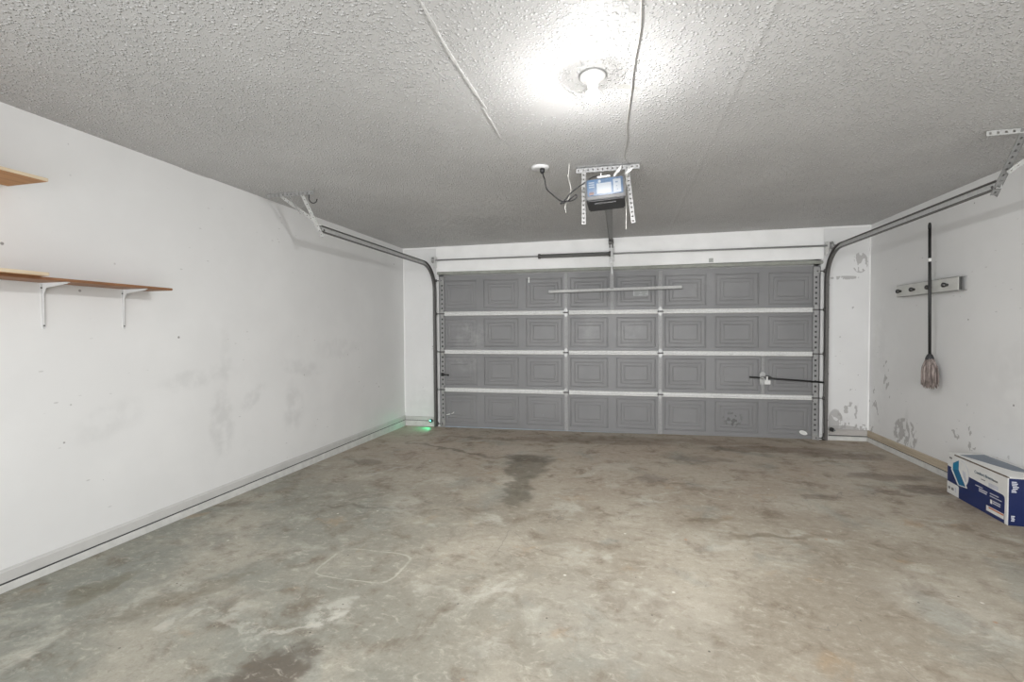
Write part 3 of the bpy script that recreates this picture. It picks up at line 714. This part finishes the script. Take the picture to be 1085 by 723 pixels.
# ceiling outlet and cord
ot = thing('ceiling_outlet', 'round white ceiling outlet plate with black plug left of the opener', 'outlet', (2.50, -2.82, H))
bm = B(); lathe(bm, (2.512, -2.832, H), [(.066, 0), (.066, -.006), (.058, -.016), (.030, -.018)], 28); link('outlet_plate', bm, M['bracket'], ot)
bm = B(); lathe(bm, (2.530, -2.85, H-.018), [(.018, 0), (.018, -.022), (.008, -.036)], 14); link('plug', bm, M['cord'], ot)
cp = [(2.530, -2.85, 2.50), (2.540, -2.865, 2.455), (2.552, -2.88, 2.425), (2.566, -2.88, 2.357), (2.606, -2.88, 2.314), (2.667, -2.88, 2.263), (2.707, -2.88, 2.258), (2.750, -2.885, 2.258), (2.781, -2.89, 2.275), (2.776, -2.89, 2.295), (2.747, -2.885, 2.278), (2.714, -2.90, 2.250), (2.668, -2.905, 2.236), (2.700, -2.91, 2.258), (2.738, -2.91, 2.300), (2.785, -2.90, 2.338), (2.840, -2.90, 2.372), (2.893, -2.92, 2.398), (2.945, -2.93, 2.402)]
bm = B(); tube(bm, smoothpts(cp, 6), .0045, 8); tag(link('power_cord', bm, M['cord'], smooth=True), 'looped black power cord drooping between ceiling outlet and opener', 'cord')
bm = B(); tube(bm, smoothpts([(2.725, -2.85, H-.001), (2.722, -2.85, 2.47), (2.718, -2.85, 2.435), (2.738, -2.86, 2.353), (2.731, -2.87, 2.3), (2.715, -2.872, 2.262), (2.697, -2.86, 2.228), (2.703, -2.86, 2.181)], 6), .0022, 6)
tag(link('cord_tie_string', bm, M['string'], smooth=True), 'thin white string tying up the looped black cord', 'string')
bm = B(); tube(bm, smoothpts([(3.140, -2.77, 2.50), (3.120, -2.76, 2.40), (3.115, -2.76, 2.30), (3.122, -2.75, 2.2), (3.119, -2.75, 2.063)], 6), .0020, 6)
tag(link('pull_string', bm, M['string'], smooth=True), 'thin white string hanging beside the right side of the opener', 'string')
def leaf_tag(pts, label):
    bm = B(); P_ = smoothpts(pts, 5); n = len(P_)
    top = []
    for i, p in enumerate(P_):
        w_ = .003+.014*math.sin(math.pi*min(1, (i/(n-1))*1.05))**1.0
        top.append((p+Vector((-w_, 0, -w_*.3)), p+Vector((w_, 0, w_*.3))))
    for i in range(n-1):
        poly(bm, [top[i][0], top[i][1], top[i+1][1], top[i+1][0]], (0, .0012, 0))
    bmesh.ops.remove_doubles(bm, verts=bm.verts, dist=1e-5)
    return tag(link('paper_tag', bm, M['paper']), label, 'tag', 'paper tags at the opener')
leaf_tag([(3.086, -2.80, 2.505), (3.073, -2.83, 2.471), (3.060, -2.86, 2.44), (3.047, -2.89, 2.415), (3.040, -2.91, 2.392)], 'narrow curled white paper tag over the opener panel, left of two')
leaf_tag([(3.175, -2.79, 2.495), (3.155, -2.81, 2.475), (3.137, -2.82, 2.450), (3.115, -2.83, 2.432), (3.100, -2.84, 2.425)], 'wider white paper tag above the opener corner, right of two')
bm = B(); tube(bm, smoothpts([(3.165, -4.95, H-.003), (3.165, -4.435, H-.003), (3.166, -4.274, H-.004), (3.147, -4.009, H-.004), (3.138, -3.754, H-.004), (3.122, -3.427, H-.004), (3.126, -3.2, H-.004), (3.108, -2.911, H-.004), (3.14, -2.79, H-.012)], 5), .0032, 6)
tag(link('ceiling_wire', bm, flat('grey_wire_jacket', (.48, .47, .45), .6), smooth=True), 'thin pale wire stapled across the ceiling to the opener', 'wire')
bm = B(); tube(bm, smoothpts([(.470, -2.70, H), (.474, -2.70, 2.506), (.473, -2.70, 2.482), (.487, -2.70, 2.457), (.515, -2.70, 2.443), (.543, -2.70, 2.453), (.552, -2.70, 2.476)], 5), .0040, 8)
tag(link('ceiling_hook', bm, M['black'], smooth=True), 'small black open hook screwed into the ceiling beside left track hanger', 'hook')

# ---------------------------------------------------------------- lamp
BX, BY = 2.962, -3.977
lp = thing('ceiling_light', 'bare round glowing bulb in a white porcelain ceiling lampholder', 'light', (BX, BY, H))
bm = B(); lathe(bm, (BX, BY, H), [(.060, 0), (.060, -.010), (.054, -.016), (.034, -.020), (.030, -.030), (.026, -.046), (.021, -.056)], 36); link('lampholder', bm, M['porcelain'], lp)
bm = B()
for r_, a0, a1 in ((.0635, 0, 360),):
    tube(bm, [(BX+r_*math.cos(math.radians(t)), BY+r_*math.sin(math.radians(t)), H-.004) for t in range(a0, a1+1, 12)], .0022, 6)
link('base_ring', bm, M['galv'], lp)
bm = B(); prof = [(.012, -.056), (.0145, -.062)]
for k in range(2, 17):
    a = math.pi*k/17; prof.append((.033*math.sin(a), -.094+.033*math.cos(a)))
prof.append((.001, -.127))
lathe(bm, (BX, BY, H), prof, 28)
for f_ in bm.faces: zz = f_.calc_center_median().z; f_.material_index = 0 if zz < H-.1152 else 2 if zz < H-.100 else 1     # glow shaped in zones, strongest below, to spare the ceiling
link('bulb', bm, None, lp, mats=[M['bulb'], M['bulb_collar'], M['bulb_side']], smooth=True)

# ---------------------------------------------------------------- shelves
def board(bm, x1, y0, y1, z0, z1, slope=0, bev=.002):
    box(bm, .001, x1, y0, y1, z0, z1, bev=bev)
def two_mat(bm, tol=.3):
    bm.normal_update()
    for f in bm.faces: f.material_index = 0 if abs(f.normal.z) > .7 else 1
s1 = thing('wall_shelf', 'long thin brown wall shelf on two white brackets', 'shelf', (0, -4.6, 1.62), 'boards on the left wall')
bm = B(); board(bm, .206, -5.6, -3.732, 1.619, 1.634, bev=.004); link('shelf_board', bm, M['shelf_brown'], s1)
for y in (-4.318, -3.897):
    bm = B()
    # wall leg with rounded ends, arm with a downturned web
    w0 = .010
    P_ = [(0.0, y-w0, 1.617), (0.0, y+w0, 1.617), (0, y+w0, 1.58), (0, y+.009, 1.38), (0, y+.005, 1.368), (0, y-.005, 1.368), (0, y-.009, 1.38), (0, y-w0, 1.58)]
    poly(bm, P_, (.0035, 0, 0))
    poly(bm, [(0, y-w0, 1.6185), (.19, y-.009, 1.6185), (.197, y, 1.6185), (.19, y+.009, 1.6185), (0, y+w0, 1.6185)], (0, 0, -.0035))
    poly(bm, [(.003, y-.002, 1.616), (.185, y-.002, 1.616), (.185, y-.002, 1.611), (.03, y-.002, 1.592), (.010, y-.002, 1.56), (.006, y-.002, 1.40), (.003, y-.002, 1.39)], (0, .004, 0))
    br = link('shelf_bracket', bm, M['bracket'], s1)
    for yy, zz in ((-.008, 1.592), (.010, 1.590), (.0, 1.385)):
        bm = B(); lathe(bm, (.0035, y+yy, zz), [(.0042, 0), (.0042, .002)], 10, 'x'); link('screw', bm, M['black'], br)
s2 = thing('loose_board', 'pale-edged plywood board lying on the lower brown wall shelf', 'board', (.1, -4.6, 1.635), 'boards on the left wall')
bm = B(); box(bm, .003, .262, -5.5, -4.445, 1.6345, 1.652, bev=.0015); two_mat(bm); link('plywood_sheet', bm, None, s2, mats=[M['ply'], M['ply_edge']])
s3 = thing('wall_shelf', 'upper plywood wall shelf cut off by the left picture edge', 'shelf', (0, -4.8, 2.12), 'boards on the left wall')
bm = B(); box(bm, .001, .285, -5.7, -4.452, 2.106, 2.123, bev=.0015); two_mat(bm); link('shelf_board', bm, None, s3, mats=[M['ply'], M['ply_edge']])
for y in (-4.95, -5.5):
    bm = B(); poly(bm, [(0, y-.012, 2.104), (0, y+.012, 2.104), (0, y+.008, 1.87), (0, y-.008, 1.87)], (.0035, 0, 0)); poly(bm, [(0, y-.012, 2.106), (.24, y-.008, 2.106), (.24, y+.008, 2.106), (0, y+.012, 2.106)], (0, 0, -.0035)); link('shelf_bracket', bm, M['bracket'], s3)

# ---------------------------------------------------------------- peg rack and mop
rk = thing('peg_rack', 'pale wall-mounted tool rail with four shiny round pegs', 'tool rack', (W, -1.1, 1.71))
XF = 5.818
bm = B(); box(bm, XF, XF+.006, -1.562, -.665, 1.655, 1.768, bev=.0015); link('face_plate', bm, M['rail_paint'], rk)
bm = B(); box(bm, XF, W, -1.562, -.672, 1.652, 1.657); box(bm, XF, W, -1.562, -.672, 1.765, 1.770); link('flange', bm, flat('grey_rail_flange', (.30, .30, .29), .5), rk)  # shade of the flanges put into a darker grey
bm = B(); box(bm, XF+.008, XF+.030, -1.556, -.69, 1.658, 1.764); link('rail_core', bm, M['rail_dark'], rk)  # dark block painting the shaded inside of the open channel
for y in (-.745, -.965, -1.207, -1.432):
    bm = B(); lathe(bm, (XF, y, 1.708), [(.012, 0), (.013, -.010), (.019, -.020), (.0215, -.030), (.019, -.040), (.006, -.045)], 20, 'x'); pg = link('peg', bm, M['peg'], rk)
mp = thing('string_mop', 'black-handled string mop hanging head down from the peg rack', 'mop', (5.785, -1.26, 1.06))
HX = 5.785; hy = lambda z: -1.240-.024*(2.24-z)
bm = B(); tube(bm, [(HX, hy(2.235), 2.235), (HX, hy(1.66), 1.66), (HX, hy(1.09), 1.09)], .0115, 12); link('handle', bm, M['black'], mp)
bm = B(); tube(bm, [(HX, hy(z), z) for z in (2.230, 2.262, 2.282, 2.288)], [.0125, .0125, .009, .003], 12); link('hanging_cap', bm, M['black'], mp)
bm = B(); tube(bm, [(HX, hy(1.965), 1.965), (HX, hy(1.935), 1.935)], .0124, 12); link('handle_label', bm, M['paper'], mp)
MY = hy(1.06)
bm = B(); lathe(bm, (HX, MY, 1.06), [(.012, .045), (.020, .035), (.030, .010), (.033, -.004), (.028, -.008)], 20); link('mop_socket', bm, M['black_pl'], mp)
bm = B(); rnd = random.Random(3)
for i in range(230):
    a = rnd.uniform(0, 2*math.pi); q = math.sqrt(rnd.random())
    ex, ey = math.cos(a)*q, math.sin(a)*q
    L = rnd.uniform(.20, .27) * (1.0 if q < .8 else .93)
    pts = []
    for k in range(6):
        t = k/5; sp_ = .028+.038*min(1, t*2.2)+.006*t
        pts.append((HX+ex*sp_*.80+rnd.uniform(-.003, .003), MY-.006*t+ey*sp_+rnd.uniform(-.003, .003), 1.062-L*t))
    tube(bm, pts, [.004, .005, .0052, .005, .0048, .0035], 5, up=Vector((0, 1, 0)))
o = link('cotton_strands', bm, M['mop'], mp, smooth=True); o['kind'] = 'stuff'

# ---------------------------------------------------------------- carton
bx = thing('cardboard_box', 'white and navy printed cardboard carton on floor by right wall', 'box', (5.64, -2.1, 0))
ang = math.atan2(5.640-5.598, 2.432-1.775)          # turned a little from the wall
BL, BD, BH = .668, .232, .325
org = Vector((5.645, -1.770, .012)); RB = Matrix.Rotation(-ang, 3, 'Z')
def bw(p):      # local: x = depth towards the wall, y = -length towards the camera, z up
    return org + RB @ Vector((p.x, -p.y, p.z))
bm = B(); box(bm, 0, BD, 0, BL, 0, BH, bev=.003); link('carton', bm, M['box_white'], bx, warp=bw)
def face(name, pts, mat, d=.0008, par=None, lvl=1):   # pts are (along, up) on the long face
    bm = B(); poly(bm, [(-.0002*lvl, a, b_) for a, b_ in pts], (-d, 0, 0)); return link(name, bm, mat, par or bx, warp=bw)
pr_ = face('navy_panel', [(.003, .003), (.640, .003), (.640, .170)] + [(.640-.022*(1-math.cos(math.radians(t))), .170+.022*math.sin(math.radians(t))) for t in (30, 60, 90)] + [(.28, .205), (.20, .212), (.003, .220)], M['box_navy'])
L_ = lambda n_, p_, m_, l_=6: face(n_, p_, m_, par=pr_, lvl=l_)
rc = lambda a, b_, c_, d_: [(a, c_), (b_, c_), (b_, d_), (a, d_)]
L_('white_corner_panel', [(.003, .004), (.150, .004), (.150, .085), (.140, .094), (.003, .098)], M['box_white'])
L_('icon_square', rc(.02, .045, .040, .060), M['print_grey'], 12); L_('icon_square', rc(.06, .090, .040, .060), M['print_grey'], 12); L_('icon_square', rc(.105, .120, .035, .072), M['box_pale'], 12)
cx, cy = .182, .205
L_('round_picture', [(cx+.086*math.cos(math.radians(t)), cy+.098*math.sin(math.radians(t))) for t in range(0, 360, 12)], M['box_pale'])
L_('round_picture_field', [(cx+.082*math.cos(math.radians(t)), cy+.094*math.sin(math.radians(t))) for t in range(0, 360, 12)], M['box_white'], 9)
L_('white_chevron', [(.070, .262), (.150, .305), (.185, .300), (.165, .225), (.255, .112), (.140, .102), (.052, .205)], M['box_white'], 12)
L_('teal_flap', [(.078, .258), (.150, .298), (.148, .225), (.075, .205)], M['box_teal'], 15)
L_('teal_flap', [(.075, .205), (.148, .225), (.235, .118), (.155, .108)], M['box_teal2'], 15)
L_('picture_shade', [(.195, .235), (.235, .225), (.245, .16), (.225, .155), (.200, .20)], M['box_pale'], 15)
def bars(n_, a, b_, z, cnt, mat, h=.006, gap=.013, seed=1, lv=12):
    rr = random.Random(seed)
    for i in range(cnt):
        e = b_-rr.uniform(0, .25)*(b_-a)
        L_(n_, rc(a, e, z-i*gap, z-i*gap+h), mat, lv)
bars('small_print_line', .345, .45, .168, 1, M['box_pale'], seed=2); bars('small_print_line', .385, .48, .152, 2, M['box_pale'], .008, .014, 3)
bars('small_print_line', .50, .59, .158, 1, M['box_pale'], .007); bars('small_print_line', .50, .62, .140, 1, M['box_pale'], .006)
L_('print_icon', rc(.505, .525, .092, .120), M['box_white'], 12); bars('small_print_line', .532, .62, .112, 2, M['box_pale'], .008, .014, 5)
L_('white_strip', rc(.465, .638, .028, .066), M['box_white'], 9); L_('orange_line', rc(.49, .636, .052, .062), M['box_orange'], 12)
bars('small_print_line', .405, .45, .230, 1, M['print_grey'], .005); L_('barcode_block', rc(.485, .58, .204, .232), M['box_pale'], 12); L_('grey_tab', rc(.525, .575, .255, .266), M['print_grey'], 12)
L_('top_mark', rc(.03, .062, .283, .297), M['print_grey'], 12); L_('top_mark', rc(.036, .058, .268, .273), M['box_pale'], 12)
def text(body, size, a, z, mat, par):
    cu = bpy.data.curves.new('lettering', 'FONT'); cu.body = body; cu.size = size; cu.extrude = .0004; cu.materials.append(mat)
    tmp = bpy.data.objects.new('lettering_curve', cu); C.objects.link(tmp); bpy.context.view_layer.update()
    me = bpy.data.meshes.new_from_object(tmp.evaluated_get(bpy.context.evaluated_depsgraph_get()))
    bpy.data.objects.remove(tmp); me.materials.clear(); me.materials.append(mat)
    o = bpy.data.objects.new('lettering', me); C.objects.link(o)
    # x of the text runs along the box length, y runs up, facing the room
    ex = (bw(Vector((0, 1, 0)))-bw(Vector((0, 0, 0)))); ez = Vector((0, 0, 1)); nrm = ex.cross(ez)
    m4 = Matrix((ex, ez, nrm)).transposed().to_4x4(); m4.translation = bw(Vector((-.0045, a, z)))
    o.parent = par; o.matrix_parent_inverse = wm(par).inverted(); o.matrix_basis = m4
    return o
text('Comfort Breeze', .030, .335, .258, flat('slate_lettering', sr(70, 96, 120), .5), bx)
# dark gap under the lid along the top edge, slate patch painting the flap shadow on the lid, navy end
bm = B(); box(bm, -.002, .006, .09, BL+.001, BH-.004, BH+.004); link('lid_slot', bm, M['box_kraft'], bx, warp=bw)
bm = B(); box(bm, .001, BD-.002, .085, BL+.002, BH+.004, BH+.008, bev=.001); lid = link('lid', bm, M['box_white'], bx, warp=bw)
bm = B(); poly(bm, [(.02, .115, BH+.0082), (BD-.03, .06, BH+.0082), (BD-.02, .40, BH+.0082), (BD-.03, BL-.10, BH+.0082), (.115, BL-.16, BH+.0082)], (0, 0, .0008)); link('slate_print', bm, M['box_slate'], lid, warp=bw)
bm = B(); box(bm, .004, BD-.002, BL-.0005, BL+.0012, .003, BH-.006); en = link('navy_end', bm, M['box_end'], bx, warp=bw); en['label'] = 'deep navy end with small white print'
for k, (a, b_, z0) in enumerate([(.018, .044, .292), (.018, .050, .281), (.020, .046, .270), (.024, .056, .259), (.024, .050, .248), (.018, .040, .237), (.018, .044, .226), (.018, .038, .062), (.018, .034, .052), (.020, .038, .042), (.018, .036, .032)]):
    bm = B(); box(bm, a, b_, BL+.001, BL+.0018, z0, z0+.007); link('small_print_line', bm, M['box_pale'], en, warp=bw)

# ---------------------------------------------------------------- safety sensors
def sensor(x, y, z, s_, led, label):
    t = thing('safety_sensor', label, 'sensor', (x, y, z), 'door safety sensors')
    bm = B(); box(bm, x-.016, x+.016, y-.024, y+.020, z-.022, z+.022, bev=.005); link('housing', bm, M['black'], t)
    bm = B(); lathe(bm, (x+s_*.016, y, z), [(.013, 0), (.013, s_*.006), (.009, s_*.008)], 14, 'x'); link('lens', bm, M['rail_dark'], t)
    bm = B(); box(bm, min(x, x+s_*.05), max(x, x+s_*.05), y+.020, y+.024, z-.014, z+.014); box(bm, x-.012, x+.012, y+.02, -.003, z-.006, z+.006); link('mounting_bracket', bm, M['galv'], t)
    bm = B(); tube(bm, smoothpts([(x, y+.01, z-.02), (x+s_*.02, y+.02, z-.05), (x+s_*.045, -.01, z-.03), (x+s_*.05, -.012, z+.2)], 5), .0025, 6); link('lead', bm, M['string'], t)
    if led:
        bm = B(); lathe(bm, (x, y-.024, z+.004), [(.008, 0), (.008, -.004), (.004, -.007)], 12, 'y'); link('indicator_light', bm, M['led'], t)
    else:
        bm = B(); lathe(bm, (x+.018, y-.026, z-.004), [(.009, 0), (.009, -.008), (.004, -.012)], 12, 'y'); link('indicator_light', bm, M['lens_white'], t)
    return t
sensor(.425, -.055, .050, 1, True, 'small black door sensor with glowing green light in left corner')
sensor(5.485, -.055, .148, -1, False, 'small black door sensor low beside the right door track')

# ---------------------------------------------------------------- light
def lamp(name, kind, loc, energy, color=(1, 1, 1), size=.1, rot=(0, 0, 0), **k):
    l = bpy.data.lights.new(name, kind); l.energy = energy; l.color = color
    if kind == 'AREA': l.shape = 'RECTANGLE'; l.size = size; l.size_y = k.get('sy', size)
    elif kind in ('POINT', 'SPOT'): l.shadow_soft_size = size
    if kind == 'SPOT': l.spot_size = k['cone']; l.spot_blend = .6
    o = bpy.data.objects.new(name, l); C.objects.link(o); o.location = loc; o.rotation_euler = rot; return o
lamp('sensor_glow', 'SPOT', (.425, -.095, .060), 1.3, (.05, 1, .45), .006, (math.radians(55), 0, math.radians(140)), cone=math.radians(120))

w = bpy.data.worlds.new('daylight'); sc.world = w; w.use_nodes = True
bg = w.node_tree.nodes['Background']; bg.inputs[0].default_value = (.985, .995, 1.0, 1); bg.inputs[1].default_value = 1.6

# added broad fill light from behind, where the rear wall is left out
sun = bpy.data.lights.new('rear_daylight', 'SUN'); sun.energy = 2.9; sun.angle = math.radians(80); sun.color = (.98, .99, 1)
so = bpy.data.objects.new('rear_daylight', sun); C.objects.link(so)
so.rotation_euler = Vector((0, 1, .08)).to_track_quat('-Z', 'Y').to_euler(); so.location = (3, -9, 1.5)

# ---------------------------------------------------------------- camera
F, YAW, PIT, ROL, CX, D_, CH = 490.355, .2355238, -.0244314, -.0063954, 3.0990576, 6.1940462, 1.3463157
f = Vector((-math.sin(YAW)*math.cos(PIT), math.cos(YAW)*math.cos(PIT), math.sin(PIT)))
r0 = Vector((math.cos(YAW), math.sin(YAW), 0)); u0 = r0.cross(f)
r_ = r0*math.cos(ROL)+u0*math.sin(ROL); u_ = -r0*math.sin(ROL)+u0*math.cos(ROL)
cam = bpy.data.cameras.new('camera'); co = bpy.data.objects.new('camera', cam); C.objects.link(co)
m4 = Matrix((r_, u_, -f)).transposed().to_4x4(); m4.translation = (CX, -D_, CH); co.matrix_world = m4
cam.sensor_width = 36; cam.sensor_fit = 'HORIZONTAL'; cam.lens = F/1085*36; cam.clip_start = .02
sc.camera = co
sc.view_settings.view_transform = 'Standard'; sc.view_settings.look = 'None'; sc.view_settings.gamma = 1; sc.view_settings.use_curve_mapping = False
sc.view_settings.exposure = 0.42
